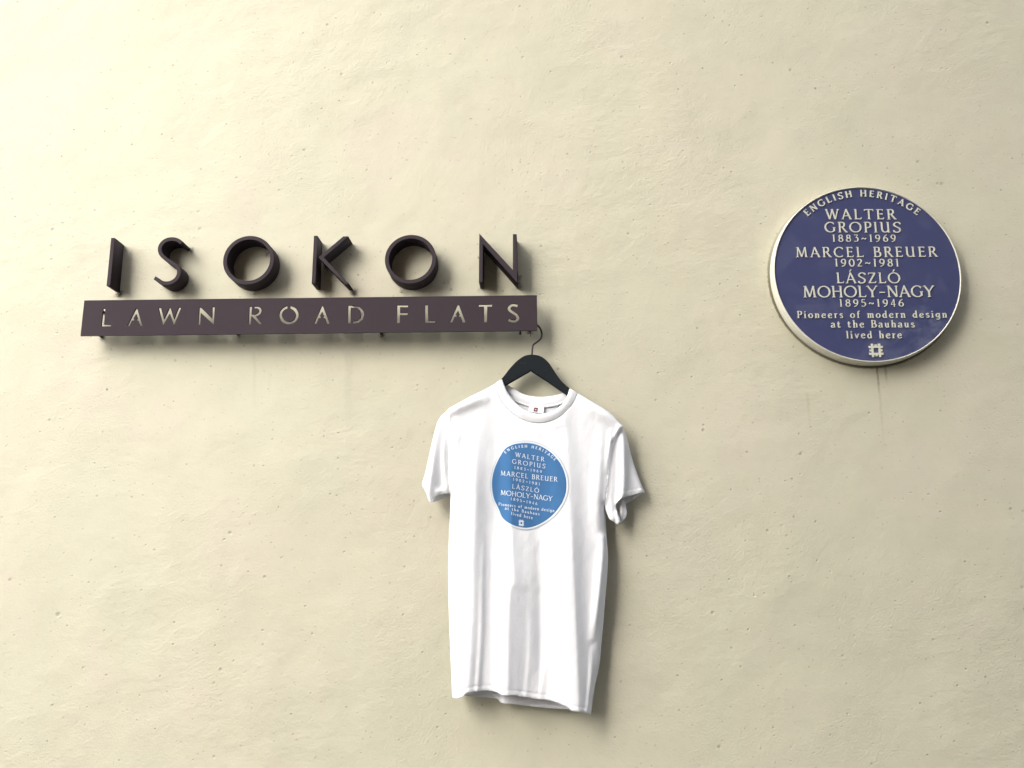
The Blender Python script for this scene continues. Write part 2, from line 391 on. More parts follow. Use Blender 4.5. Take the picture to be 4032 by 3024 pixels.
# ------------------------------------------------------------------ glyph strokes: a light flared roman drawn stroke by stroke
TH, TN = 0.145, 0.085
def seg(x0, y0, x1, y1, wa=None, wb=None):
    if wa is None:
        a = abs(y1 - y0) / (math.hypot(x1 - x0, y1 - y0) + 1e-9); wa = TN + (TH - TN) * a
    wb = wa if wb is None else wb
    return (np.array([(x0, y0), ((x0 + x1) / 2, (y0 + y1) / 2), (x1, y1)]), np.array([wa, (wa + wb) / 2 * 0.94, wb]))
def cv(pts, n=5, closed=False, k=1.0):
    P = np.array(catmull(pts, n, closed))
    if closed: P = np.vstack([P, P[:1]])
    T = np.gradient(P, axis=0); a = np.abs(T[:, 1]) / (np.hypot(T[:, 0], T[:, 1]) + 1e-9)
    return (P, (TN + (TH - TN) * a) * k)
def ell(cx, cy, rx, ry, a0=0, a1=360, n=26):
    a = np.radians(np.linspace(a0, a1, n)); P = np.c_[cx + rx * np.cos(a), cy + ry * np.sin(a)]
    T = np.gradient(P, axis=0); v = np.abs(T[:, 1]) / (np.hypot(T[:, 0], T[:, 1]) + 1e-9)
    return (P, TN + (TH - TN) * v)
def ser(x, y, l=.13, h=.055):
    s = h / 2 if y < .3 else -h / 2
    return seg(x - l, y + s, x + l, y + s, h, h)
def stem(x, y0=0, y1=1, s=3):
    r = [seg(x, y0, x, y1)]
    if s & 1: r.append(ser(x, y0))
    if s & 2: r.append(seg(x - .14, y1 - .03, x + .07, y1 - .03, .055, .055))
    return r
bowlS = [(.66, .80), (.62, .90), (.46, .97), (.28, .95), (.13, .83), (.13, .68), (.26, .57), (.44, .48), (.58, .37), (.61, .21), (.50, .07), (.32, .02), (.15, .05), (.06, .18)]
def low(strokes): return strokes
G = {
 'A': ([seg(.07, 0, .42, 1, .10), seg(.40, 1, .80, 0, .15), seg(.20, .34, .68, .34), ser(.07, 0, .11), ser(.80, 0, .11)], .86),
 'B': (stem(.16) + [cv([(.16, .965), (.36, .96), (.53, .88), (.54, .66), (.38, .54), (.16, .53)]), cv([(.16, .53), (.42, .52), (.61, .42), (.62, .16), (.44, .045), (.16, .04)])], .72),
 'C': ([ell(.52, .5, .44, .47, 48, 312), seg(.83, .92, .83, .76, .06)], .90),
 'E': (stem(.16) + [seg(.16, .955, .56, .955), seg(.16, .53, .50, .53), seg(.16, .045, .60, .045), seg(.56, .98, .57, .84, .055), seg(.51, .60, .51, .46, .05), seg(.60, .02, .64, .17, .055)], .68),
 'G': ([ell(.52, .5, .44, .47, 48, 322), seg(.83, .92, .83, .76, .06), seg(.86, .12, .86, .46), ser(.86, .49, .12)], .98),
 'H': (stem(.16) + stem(.76) + [seg(.16, .52, .76, .52)], .92),
 'I': (stem(.16), .34),
 'L': (stem(.16) + [seg(.16, .045, .60, .045), seg(.60, .02, .63, .19, .055)], .66),
 'M': ([seg(.16, 0, .22, 1, .10), seg(.22, 1, .56, .06, .15), seg(.56, .06, .88, 1, .10), seg(.88, 1, .97, 0, .15), ser(.16, 0, .12), ser(.97, 0, .12), seg(.08, .97, .24, .97, .055)], 1.12),
 'N': ([seg(.16, 0, .16, 1, .10), seg(.14, 1, .78, .03, .15), seg(.80, 0.02, .80, 1, .10), ser(.16, 0, .12), ser(.80, .98, .12), seg(.04, .97, .2, .97, .055)], .94),
 'O': ([ell(.54, .5, .47, .47)], 1.08),
 'P': (stem(.16) + [cv([(.16, .965), (.40, .96), (.58, .86), (.58, .60), (.40, .48), (.16, .47)])], .66),
 'R': (stem(.16) + [cv([(.16, .965), (.38, .96), (.55, .87), (.55, .63), (.38, .52), (.16, .51)]), seg(.36, .52, .72, .03, .14), seg(.66, .03, .84, .03, .055)], .80),
 'S': ([cv(bowlS), seg(.65, .95, .65, .78, .055), seg(.05, .22, .05, .04, .055)], .70),
 'T': ([seg(.42, 0, .42, 1), ser(.42, 0), seg(.04, .955, .80, .955), seg(.04, .99, .02, .82, .055), seg(.80, .99, .82, .82, .055)], .84),
 'U': ([cv([(.16, .98), (.16, .5), (.17, .26), (.28, .07), (.48, .04), (.66, .14), (.72, .28)]), seg(.72, 0, .72, 1), seg(.02, .97, .2, .97, .055), seg(.58, .97, .76, .97, .055), seg(.7, .03, .86, .03, .055)], .92),
 'W': ([seg(.08, 1, .38, .02, .15), seg(.38, .02, .62, 1, .10), seg(.60, 1, .88, .02, .15), seg(.88, .02, 1.14, 1, .10), ser(.08, .98, .1), ser(.60, .98, .1), ser(1.14, .98, .1)], 1.2),
 'Y': ([seg(.06, 1, .42, .48, .14), seg(.80, 1, .43, .48, .10), seg(.42, 0, .42, .5), ser(.42, 0), ser(.06, .98, .1), ser(.80, .98, .1)], .86),
 'Z': ([seg(.10, .955, .64, .955), seg(.64, .97, .10, .04, .15), seg(.08, .045, .66, .045), seg(.10, .99, .08, .82, .05), seg(.66, .02, .69, .2, .05)], .74),
 '-': ([seg(.06, .42, .52, .42, .10)], .58), '~': ([cv([(.06, .36), (.18, .50), (.34, .44), (.5, .36), (.62, .52)], k=1.0)], .68),
 ' ': ([], .42),
 '0': ([ell(.34, .5, .28, .46)], .68), '1': ([seg(.22, 0, .22, 1), ser(.22, 0, .13), seg(.06, .93, .22, .95, .055)], .44),
 '2': ([cv([(.06, .78), (.16, .93), (.36, .95), (.50, .80), (.46, .60), (.28, .34), (.08, .06)]), seg(.06, .05, .56, .05, .1)], .62),
 '3': ([seg(.08, .955, .52, .955), seg(.52, .95, .28, .60, .09), cv([(.26, .60), (.46, .56), (.54, .36), (.46, .12), (.26, .03), (.06, .10)])], .62),
 '4': ([seg(.42, 0, .42, 1, .12), seg(.42, .98, .05, .30, .08), seg(.03, .29, .58, .29), ser(.42, 0, .1)], .64),
 '5': ([seg(.14, .955, .50, .955), seg(.14, .96, .12, .56, .09), cv([(.12, .56), (.34, .60), (.52, .46), (.52, .20), (.34, .04), (.06, .07)])], .62),
 '6': ([ell(.34, .30, .25, .26), cv([(.52, .98), (.30, .84), (.13, .58), (.09, .32)])], .66),
 '8': ([ell(.33, .74, .20, .21), ell(.33, .27, .25, .24)], .66), '9': ([ell(.32, .68, .25, .27), cv([(.57, .66), (.52, .38), (.36, .12), (.12, .02)])], .66),
}
xh = .64
def st(x, y0=0, y1=xh, s=3): return stem(x, y0, y1, s)
G.update({
 'a': ([cv([(.08, .52), (.20, .61), (.36, .58), (.42, .44), (.42, .06)]), cv([(.42, .36), (.22, .34), (.08, .24), (.09, .08), (.24, .03), (.42, .14)]), seg(.40, .03, .53, .03, .06)], .56),
 'd': ([ell(.28, .31, .21, .28), seg(.47, 0, .47, 1), seg(.34, .95, .47, .97, .05), seg(.45, .03, .58, .03, .055)], .62),
 'e': ([cv([(.10, .34), (.46, .40), (.46, .52), (.30, .61), (.12, .50), (.07, .28), (.18, .06), (.36, .03), (.52, .14)], k=.95)], .58),
 'f': ([cv([(.18, 0), (.18, .5), (.19, .80), (.30, .96), (.44, .93)]), seg(.04, .60, .38, .60, .07), ser(.18, 0)], .44),
 'g': ([ell(.26, .34, .20, .26), cv([(.46, .62), (.46, .20), (.45, -.08), (.30, -.22), (.08, -.18)]), seg(.44, .60, .56, .60, .06)], .60),
 'h': (st(.15, 0, 1) + [cv([(.15, .44), (.26, .58), (.42, .57), (.48, .42), (.48, 0)]), ser(.48, 0, .11)], .64),
 'i': (st(.14) + [ell(.13, .88, .035, .035, n=10)], .30), 'l': (st(.14, 0, 1), .30),
 'm': (st(.14) + [cv([(.14, .44), (.24, .58), (.38, .57), (.43, .42), (.43, 0)]), cv([(.43, .44), (.53, .58), (.67, .57), (.72, .42), (.72, 0)]), ser(.43, 0, .10), ser(.72, 0, .10)], .88),
 'n': (st(.14) + [cv([(.14, .44), (.25, .58), (.41, .57), (.47, .42), (.47, 0)]), ser(.47, 0, .11)], .63),
 'o': ([ell(.30, .32, .24, .28)], .60), 'r': (st(.14) + [cv([(.14, .40), (.22, .55), (.38, .60)], k=1.1)], .42),
 's': ([cv([(.38, .52), (.28, .61), (.13, .57), (.11, .44), (.24, .34), (.38, .24), (.38, .10), (.24, .03), (.07, .10)], k=.95)], .48),
 't': ([cv([(.18, .80), (.17, .5), (.17, .2), (.24, .04), (.42, .10)]), seg(.04, .58, .40, .58, .07)], .46),
 'u': ([cv([(.14, .62), (.14, .25), (.22, .05), (.36, .05), (.46, .20)]), seg(.46, 0, .46, .62), seg(.04, .60, .16, .60, .055), seg(.36, .60, .48, .60, .055), seg(.44, .03, .58, .03, .055)], .62),
 'v': ([seg(.06, .62, .28, .02, .13), seg(.28, .02, .50, .62, .09), ser(.06, .61, .08), ser(.50, .61, .08)], .56),
})
acc = seg(0, 1.10, .14, 1.28, .09, .12)
G['Á'] = (G['A'][0] + [(acc[0] + [.36, 0], acc[1])], .86)
G['Ó'] = (G['O'][0] + [(acc[0] + [.48, 0], acc[1])], 1.08)

def layout(text, width, cap, ratio=0.78, ):
    """pen positions so that the line is exactly `width` long"""
    adv = [G[c][1] for c in text]
    s = cap
    tot = sum(adv) * s
    gap = (width - tot) / max(1, len(text) - 1)
    sx = 1.0
    if gap < -0.05 * cap:
        sx = (width + 0.05 * cap * (len(text) - 1)) / tot; gap = -0.05 * cap
    out = []; x = 0
    for c, a in zip(text, adv):
        out.append((c, x, s * sx)); x += a * s * sx + gap
    return out

def glyph_mesh(glyph, place, h0, h1, fat=1.0, eps=0.00006, heightf=None):
    """ribbons of one glyph; place maps glyph units to (x, z); h0/h1 stand-offs of back and front"""
    vs = []; fs = []
    for si, (P, wd) in enumerate(G[glyph][0]):
        P = np.array(P, float)
        if heightf is not None and len(P) == 3:      # subdivide straight strokes so that they follow the cloth
            t = np.linspace(0, 1, 7)[:, None]; P2 = P[0] + (P[2] - P[0]) * t; wd2 = np.interp(t[:, 0], [0, .5, 1], wd); P, wd = P2, wd2
        R = ribbon(P, np.asarray(wd) * fat); n = len(P)
        Q = place(R)
        b = len(vs)
        if heightf is None:
            f = h1 + si * eps
            for x, z in Q: vs.append((x, -f, z))
            for x, z in Q: vs.append((x, -h0, z))
            N = 2 * n
            for i in range(n - 1):
                fs.append((b + i, b + i + 1, b + N - 2 - i, b + N - 1 - i))
            for i in range(N):
                j = (i + 1) % N
                fs.append((b + i, b + N + i, b + N + j, b + j))
        else:
            hh = heightf(Q) + h1 + si * eps
            X, Z = Wn(Q)
            for x, z, h in zip(X, Z, hh): vs.append((x, -h, z))
            for i in range(n - 1):
                fs.append((b + i, b + i + 1, b + 2 * n - 2 - i, b + 2 * n - 1 - i))
    return mesh(vs, fs) if vs else None

def emblem_loop():
    """toothed square, three teeth a side, unit size, with its square hole"""
    a, b, c, d = .17, .33, .67, .83; m0, m1 = .42, .58; q = .05
    side = [(a, d), (a, 1), (b, 1), (b, d), (m0, d), (m0, 1 - q), (m1, 1 - q), (m1, d), (c, d), (c, 1), (d, 1), (d, d)]
    pts = []
    for r in range(4):
        for (x, y) in side[:-1]:
            x, y = x - .5, y - .5
            for _ in range(r): x, y = y, -x
            pts.append((x, y))
    return pts, [(b - .5 - .01, b - .51), (c - .49, b - .51), (c - .49, c - .49), (b - .51, c - .49)]

# ------------------------------------------------------------------ blue plaque
pl = empty('wall_plaque', 'round blue ceramic plaque with cream rim and raised names, on the wall', 'plaque')
FH = PLH - 0.003                     # blue face, a little below the rim
def lathe(prof, n=160):
    vs = []; fs = []; m = len(prof)
    for k in range(n):
        a = 2 * math.pi * k / n
        for r, h in prof: vs.append((PCX + r * math.cos(a), -h, PCZ + r * math.sin(a)))
    for k in range(n):
        for i in range(m - 1):
            q = (k + 1) % n
            fs.append((k * m + i, k * m + i + 1, q * m + i + 1, q * m + i))
    return mesh(vs, fs)
RB = 0.2312
rim = link('rim', lathe([(PR - .001, -0.002), (PR, 0.003), (PR + .0004, 0.016), (PR - .0002, 0.019), (PR - .0012, 0.0205), (PR - .0006, 0.023), (PR - .0009, 0.029), (PR - .0024, PLH - .0012),
                         (PR - .0042, PLH), (RB + .0012, PLH - .0004), (RB + .0002, PLH - .0016), (RB - .0002, FH - .001)]), M_CERAM, pl, True)
n = 120; dv = [(PCX, -FH - 0.0006, PCZ)]; df = []
for ri in range(1, 9):
    for k in range(n):
        a = 2 * math.pi * k / n; r = RB * ri / 8
        dv.append((PCX + r * math.cos(a), -FH - 0.0006 * (1 - (ri / 8) ** 2), PCZ + r * math.sin(a)))
for k in range(n):
    df.append((0, 1 + k, 1 + (k + 1) % n))
    for ri in range(7):
        a = 1 + ri * n; df.append((a + k, a + n + k, a + n + (k + 1) % n, a + (k + 1) % n))
link('blue_face', mesh(dv, df), M_PLAQ, pl, True)
LT = FH + 0.0022
lines = [('WALTER', 3252, 863, 3529, 863.5, 40, 1), ('GROPIUS', 3248, 914.5, 3549, 915, 41, 1), ('1883~1969', 3278, 951.5, 3529, 951.5, 28, 1.05),
         ('MARCEL BREUER', 3134, 1013, 3692, 1010.8, 40, 1), ('1902~1981', 3288, 1049, 3542, 1049, 30, 1.05), ('LÁSZLÓ', 3295, 1115, 3547, 1115, 42, 1),
         ('MOHOLY-NAGY', 3163, 1171, 3682, 1169, 45, 1), ('1895~1946', 3306, 1207, 3560, 1206.8, 29, 1.05),
         ('Pioneers of modern design', 3140, 1252.4, 3731, 1250.3, 28, 1.1), ('at the Bauhaus', 3273, 1289.5, 3603, 1289, 29, 1.1), ('lived here', 3334, 1332, 3553, 1331.5, 29, 1.1)]
for (txt, xl, yl, xr, yr, cap, fat) in lines:
    a = np.array(W(xl, yl, LT)); b = np.array(W(xr, yr, LT)); c2 = np.array(W((xl + xr) / 2, (yl + yr) / 2 - cap, LT)); mid = (a + b) / 2
    d = (b - a); L = np.linalg.norm(d); d /= L; up = np.array([-d[1], d[0]]); ch = abs((c2 - mid) @ up)
    for (c, x, s) in layout(txt, L, ch):
        if c == ' ': continue
        me = glyph_mesh(c, lambda R: a + (x + R[:, :1] * s) * d + R[:, 1:] * ch * up, FH - .001, LT, fat * .92)
        link('raised_letter', me, M_CLET, pl)
# arched line
pc = np.array([PCX, PCZ])
e0 = np.array(W(3182.6, 844.7, LT)) - pc; e1 = np.array(W(3604, 846.5, LT)) - pc
rad = (np.hypot(*e0) + np.hypot(*e1)) / 2; a0 = math.atan2(e0[1], e0[0]) + 0.02; a1 = math.atan2(e1[1], e1[0]) - 0.02
ch = 0.0178
for (c, x, s) in layout('ENGLISH HERITAGE', (a0 - a1) * rad, ch):
    if c == ' ': continue
    wdt = G[c][1] * s; an = a0 - (x + wdt / 2) / rad
    rr = np.array([math.cos(an), math.sin(an)]); tt = np.array([math.sin(an), -math.cos(an)])
    me = glyph_mesh(c, lambda R: pc + rr * rad + (R[:, :1] * s - wdt / 2) * tt + R[:, 1:] * ch * rr, FH - .001, LT, 1.35)
    link('raised_letter', me, M_CLET, pl)
eo, ei = emblem_loop()
ec = np.array(W(3450, 1379.5, LT)); es = 0.0345
link('emblem', extruded([[tuple(ec + np.array(p) * es) for p in eo], [tuple(ec + np.array(p) * es) for p in ei]], FH - .001, LT + .0003, 0.0002), M_CLET, pl)

# ------------------------------------------------------------------ coat hanger
hg = empty('coat_hanger', 'matt black coat hanger hooked over a pin behind the right end of the bar', 'coat hanger')
def z4(p): return [(1900 + a / 3.318, 1260 + b / 3.318) for a, b in p]
YH0, YH1 = 0.027, 0.039
topL = [(645, 447), (560, 460), (490, 500), (430, 550), (380, 602), (335, 655), (295, 708), (250, 762), (180, 823), (90, 895), (0, 945), (-120, 1010), (-260, 1070)]
topR = [(645, 447), (730, 460), (800, 495), (860, 550), (910, 620), (960, 700), (1010, 768), (1060, 826), (1140, 892), (1240, 972), (1360, 1055), (1500, 1145), (1590, 1205)]
botR = [(1580, 1250), (1480, 1215), (1330, 1120), (1105, 982), (860, 810), (632, 662)]
botL = [(430, 778), (290, 858), (60, 960), (-120, 1060), (-250, 1100)]
yk = catmull(topL[::-1], 4)[:-1] + catmull(topR, 4) + [np.array(p, float) for p in botR + botL]
yoke = link('yoke', extruded([[W(p[0], p[1], .039) for p in z4(yk)]], YH0, YH1, 0.0022), M_HANG, hg)
for ch_, xx in (('H', 2048), ('A', 2057), ('Y', 2066)):
    a = np.array(W(xx, 1433.5, YH1)); s = 0.0048
    link('stamped_letter', glyph_mesh(ch_, lambda R: a + R * s, YH1 - .0008, YH1 + .0002, 1.2, eps=0.00002), M_STAMP, yoke)
hp = z4([(645, 470), (646, 440), (655, 350), (662, 325), (680, 308), (708, 290), (740, 266), (762, 238), (773, 205), (774, 175)])
cx, cy, rr_ = 2090.5, 1314, 42
arcp = [(cx + rr_ * math.cos(math.radians(t)), cy - rr_ * math.sin(math.radians(t))) for t in range(8, 186, 8)]
tip = [(2049, 1308)]
pts = catmull(hp + arcp + tip, 2)
P3 = []
for i, p in enumerate(pts):
    hh = 0.033; x, z = W(p[0], p[1], hh); P3.append((x, -hh, z))
link('hook', tube(P3, 0.0025, 12), M_WIRE, hg, True)
link('hook_tip', tube([P3[-1], (P3[-1][0] - .0012, P3[-1][1], P3[-1][2] - .006)], 0.0027, 10), M_WIRE, hg, True)

# ------------------------------------------------------------------ T-shirt
def seg_dist(Q, path):
    """signed distance to a polyline, amount along it, and nearest-amplitude"""
    Q = np.asarray(Q, float); best = np.full(len(Q), 1e9); sg = np.zeros(len(Q)); am = np.zeros(len(Q)); par = np.zeros(len(Q))
    m = len(path) - 1
    for i in range(m):
        a = np.array(path[i], float); b = np.array(path[i + 1], float)
        ab = b[:2] - a[:2]; L2 = ab @ ab
        t = ((Q - a[:2]) @ ab) / L2; tc = np.clip(t, 0, 1)
        v = Q - (a[:2] + tc[:, None] * ab); d = np.hypot(v[:, 0], v[:, 1])
        k = d < best
        cr = ab[0] * v[:, 1] - ab[1] * v[:, 0]
        best[k] = d[k]; sg[k] = np.sign(cr[k])
        if len(a) > 2: am[k] = (a[2] + (b[2] - a[2]) * tc)[k]
    return best, sg, am
def ridge(Q, path, wl, wr, pl_=2.0, pr_=2.0):
    p = catmull(path, 5)
    d, s, a = seg_dist(Q, p)
    wdt = np.where(s > 0, wl, wr)
    return a * np.exp(-(d / wdt) ** np.where(s > 0, pl_, pr_))
def nz(Q, s, seed):
    r = np.random.RandomState(seed); v = np.zeros(len(Q))
    for _ in range(6):
        th = r.uniform(0, 2 * math.pi); k = r.uniform(.6, 1.5) * 2 * math.pi / s
        v += np.sin(k * (Q[:, 0] * math.cos(th) * 1.0 + Q[:, 1] * math.sin(th) * 0.45) + r.uniform(0, 6.28))
    return v / 6
RID = [
    ([(1915, 1570, 1), (1892, 1650, 5), (1880, 1760, 11), (1872, 1950, 18), (1868, 2150, 19), (1864, 2400, 18), (1852, 2600, 18), (1838, 2760, 18)], 85, 50, 2, 1.5),
    ([(1905, 2100, 0), (1900, 2300, 2.2), (1896, 2500, 3), (1880, 2750, 3.5)], 10, 9),
    ([(1950, 2080, 1), (1965, 2300, 5), (1965, 2500, 5), (1978, 2740, 5)], 18, 30),
    ([(2004, 1700, 1), (2010, 1800, 6), (2014, 1950, 10), (2018, 2100, 16), (2024, 2280, 21), (2012, 2330, 23), (2006, 2500, 23), (2003, 2760, 22)], 42, 82, 2, 1.25),
    ([(2120, 2100, 0), (2126, 2300, -3), (2130, 2500, -4), (2136, 2760, -4)], 20, 24),
    ([(2085, 2350, 0), (2088, 2500, 1.2), (2082, 2620, 1.8), (2070, 2750, 1.5)], 9, 14),
    ([(2150, 2500, 0), (2145, 2600, 3), (2135, 2700, 4), (2130, 2760, 3)], 12, 16),
    ([(2215, 1600, 2), (2235, 1750, 6), (2245, 2000, 12), (2255, 2250, 18), (2266, 2500, 21), (2276, 2790, 22)], 88, 42, 2, 1.4),
    ([(2376, 2120, 6), (2366, 2250, 11), (2350, 2400, 9), (2334, 2510, 3)], 18, 16),
    ([(2330, 2560, 1), (2325, 2680, 4), (2312, 2800, 4)], 9, 12),
    ([(1772, 1618, 8), (1820, 1596, 10), (1875, 1574, 8), (1930, 1560, 1)], 24, 26),
    ([(2445, 1672, 9), (2400, 1640, 11), (2340, 1606, 9), (2290, 1580, 2)], 26, 28),
    ([(1795, 1655, 2), (1800, 1720, 4), (1792, 1800, 3), (1800, 1900, 2)], 12, 16),
    ([(1855, 1690, 0), (1835, 1800, 2.5), (1815, 1880, 0)], 14, 14),
    ([(2405, 1700, 3), (2402, 1740, 6), (2396, 1790, 4), (2385, 1860, 1)], 10, 8),
    ([(2365, 1720, 1), (2360, 1850, 5), (2352, 2000, 5), (2355, 2120, 2)], 26, 18),
    ([(2440, 1680, 5), (2428, 1700, 5), (2412, 1730, 3)], 8, 7),
    ([(1985, 2105, 0), (1965, 2160, 2.5), (1950, 2230, 0)], 14, 12),
    ([(2060, 1700, 2), (2150, 1690, 2)], 40, 60),
]
BASE = 0.0445
EDGE_L = [(1744, 1623), (1769, 1605), (1800, 1588), (1857, 1556), (1944, 1508), (1974, 1488)]
BODY_L = [(1771, 1950), (1770, 2022), (1765, 2131), (1763, 2237), (1764, 2375), (1771, 2558), (1779.7, 2747)]
BODY_R = [(2384, 1990), (2389, 2100), (2392, 2137), (2395.5, 2192), (2393, 2260), (2387, 2329), (2378, 2444), (2369, 2535), (2360, 2627), (2334.6, 2741), (2328, 2815)]
SHR = [(2278, 1545), (2334, 1580), (2399.5, 1623), (2443, 1668)]
def Hfront(Q):
    Q = np.asarray(Q, float)
    h = np.zeros(len(Q))
    for r_ in RID: h += 1.18 * ridge(Q, *r_)
    h += nz(Q, 190, 3) * 1.3 + nz(Q, 70, 8) * 0.8 + nz(Q, 34, 18) * 0.28
    for e, amp, wd in ((EDGE_L, 9, 14), (BODY_L, 15, 13), (BODY_R, 14, 12), (SHR, 9, 14)):
        d, _, _ = seg_dist(Q, e)
        h -= amp * np.exp(-d / wd)
    # forward swell of the chest and belly
    h += 5 * np.exp(-((Q[:, 0] - 2080) / 260) ** 2) * np.clip((Q[:, 1] - 1560) / 250, 0, 1)
    return BASE + h * 0.001

SEAMC = z4([(178, 802), (195, 925), (250, 1048), (320, 1140), (420, 1235), (520, 1295), (640, 1335), (760, 1345), (880, 1325), (1000, 1275), (1080, 1210), (1150, 1130), (1200, 1050), (1243, 945)])
FHEM = [(1779.7, 2747), (1797, 2748), (1814.6, 2746), (1827, 2740), (1838, 2728), (1865, 2722), (1895, 2719), (1934, 2720), (1961, 2725), (1979, 2732), (1996.7, 2732), (2038.5, 2737), (2083, 2746), (2128, 2753.7), (2173, 2757.6),
        (2202.7, 2767), (2232.5, 2779), (2247.5, 2792), (2259, 2795.5), (2271, 2797), (2313, 2809), (2328, 2815)]
SEAML = [(1769, 1605), (1772, 1650), (1766, 1720), (1763, 1800), (1765, 1880), (1771, 1950)]
SEAMR = [(2449, 1674), (2429.6, 1711.5), (2411.5, 1751), (2402.5, 1796), (2396.4, 1856), (2390, 1916.5), (2384, 1990)]
def dens(path, n=4): return [tuple(p) for p in catmull(path, n)]
def sheet(outline, hf, step=5.0, grooves=()):
    O = np.array(outline, float)
    # resample the outline
    R = []
    for i in range(len(O)):
        a, b = O[i], O[(i + 1) % len(O)]; L = np.hypot(*(b - a)); k = max(1, int(L / step))
        for j in range(k): R.append(a + (b - a) * j / k)
    R = np.array(R)
    x0, y0 = R.min(0); x1, y1 = R.max(0)
    gx, gy = np.meshgrid(np.arange(x0 + step / 2, x1, step), np.arange(y0 + step / 2, y1, step)); gx[::2] += step / 2
    Gp = np.c_[gx.ravel(), gy.ravel()]
    ins = np.zeros(len(Gp), bool); j = len(R) - 1
    for i in range(len(R)):
        xi, yi = R[i]; xj, yj = R[j]
        if yi != yj:
            c = ((yi > Gp[:, 1]) != (yj > Gp[:, 1])) & (Gp[:, 0] < (xj - xi) * (Gp[:, 1] - yi) / (yj - yi) + xi)
            ins ^= c
        j = i
    Gp = Gp[ins]
    dm = np.full(len(Gp), 1e9)
    for k in range(0, len(R)): dm = np.minimum(dm, (Gp[:, 0] - R[k, 0]) ** 2 + (Gp[:, 1] - R[k, 1]) ** 2)
    Gp = Gp[dm > (step * 0.6) ** 2]
    allp = np.vstack([R, Gp])
    res = delaunay_2d_cdt([Vector(p) for p in allp], [(i, (i + 1) % len(R)) for i in range(len(R))], [], 1, 1e-4)
    V = np.array([tuple(v) for v in res[0]])
    h = hf(V)
    for path, amp, wd in grooves:
        d, _, _ = seg_dist(V, path); h = h + amp * np.exp(-(d / wd) ** 2)
    X, Z = Wn(V)
    vs = np.c_[X, -h, Z]
    return mesh(vs, [tuple(f) for f in res[2]])
def cloth(name, me, parent, mat=None, th=0.0007):
    o = link(name, me, mat or M_CLOTH, parent, True)
    m = o.modifiers.new('thickness', 'SOLIDIFY'); m.thickness = th; m.offset = 0
    return o
shirt = empty('t_shirt', 'white short sleeved T-shirt with round blue print hanging on the black hanger', 'T-shirt')
hemline = [(x, y - 21) for x, y in FHEM[1:-1]]
hem2 = [(x, y - 25) for x, y in FHEM[1:-1]]
front = [(1857, 1556), (1769, 1605)] ; front = dens(SEAML)[:-1] + dens(BODY_L)[:-1] + dens(FHEM)[:-1] + dens(BODY_R)[::-1][:-1] + dens(SEAMR)[::-1][:-1] + [(2449, 1674), (2443, 1668)] + dens([(2443, 1668), (2399.5, 1623), (2334, 1580), (2278, 1545)])[1:] + dens(SEAMC)[::-1][:-1] + dens([SEAMC[0], (1944, 1510), (1857, 1556), (1800, 1588), (1769, 1605)])[:-1]
cloth('front_panel', sheet(front, Hfront, 5.0, [(hemline, -0.0013, 3.2), ([(x, y - 11) for x, y in FHEM[1:-1]], 0.0004, 7)]), shirt)
# back panel
BHEM = [(1784, 2745), (1829.6, 2744.8), (1874, 2747.8), (1934, 2753.7), (1960, 2759), (1971, 2771.6), (2008.7, 2776), (2068, 2783.6), (2128, 2791), (2187.8, 2796), (2247.5, 2798.5), (2292, 2807.5), (2329, 2819.4)]
BSEAM = z4([(235, 850), (320, 945), (400, 1020), (480, 1060), (600, 1100), (720, 1115), (850, 1110), (980, 1085), (1090, 1040), (1150, 985)])
BTOP = z4([(235, 752), (290, 798), (350, 835), (420, 880), (520, 935), (620, 965), (740, 978), (880, 970), (980, 950), (1060, 922), (1130, 885)])
BRID = [([(1960, 2600, 0), (1972, 2700, 4), (1985, 2780, 7)], 10, 40), ([(1870, 2500, 2), (1860, 2750, 3)], 50, 50), ([(2250, 2500, 2), (2270, 2800, 4)], 60, 40), ([(2130, 1600, 1.5), (2135, 1660, 2)], 30, 20)]
def Hback(Q):
    h = np.zeros(len(Q))
    for r_ in BRID: h += ridge(Q, *r_)
    h += nz(Q, 150, 21) * 1.0
    return 0.0235 + h * .001 + 0.004 * np.clip((Q[:, 1] - 2400) / 400, 0, 1)
back = [(1773, 1608), (1776, 1955), (1771, 2131), (1769, 2237), (1770, 2375), (1777, 2558)] + dens(BHEM) + [(2356, 2627), (2372, 2444), (2387, 2260), (2389, 2192), (2384, 2100), (2380, 1990), (2440, 1676), (2399, 1628), (2334, 1585), (2262, 1548)] + dens(BSEAM)[::-1] + [(1950, 1516), (1857, 1561)]
cloth('back_panel', sheet(back, Hback, 8.0), shirt)
# collars
def band(inner, outer, n=60, m=8, hf=None):
    A = np.array(catmull(inner, 8)); B = np.array(catmull(outer, 8))
    def rs(P):
        s = np.r_[0, np.cumsum(np.hypot(*np.diff(P, axis=0).T))]; t = np.linspace(0, s[-1], n)
        return np.c_[np.interp(t, s, P[:, 0]), np.interp(t, s, P[:, 1])]
    A, B = rs(A), rs(B); vs = []; fs = []
    for j in range(m):
        t = j / (m - 1); Q = A + (B - A) * t; h = hf(Q, t, np.linspace(0, 1, n)); X, Z = Wn(Q)
        vs += list(zip(X, -h, Z))
    for j in range(m - 1):
        for i in range(n - 1):
            fs.append((j * n + i, j * n + i + 1, (j + 1) * n + i + 1, (j + 1) * n + i))
    return mesh(vs, fs)
OPEN = z4([(250, 763), (285, 858), (330, 950), (400, 1042), (480, 1125), (580, 1192), (700, 1228), (800, 1228), (880, 1208), (960, 1170), (1030, 1112), (1075, 1052), (1108, 988), (1142, 884)])
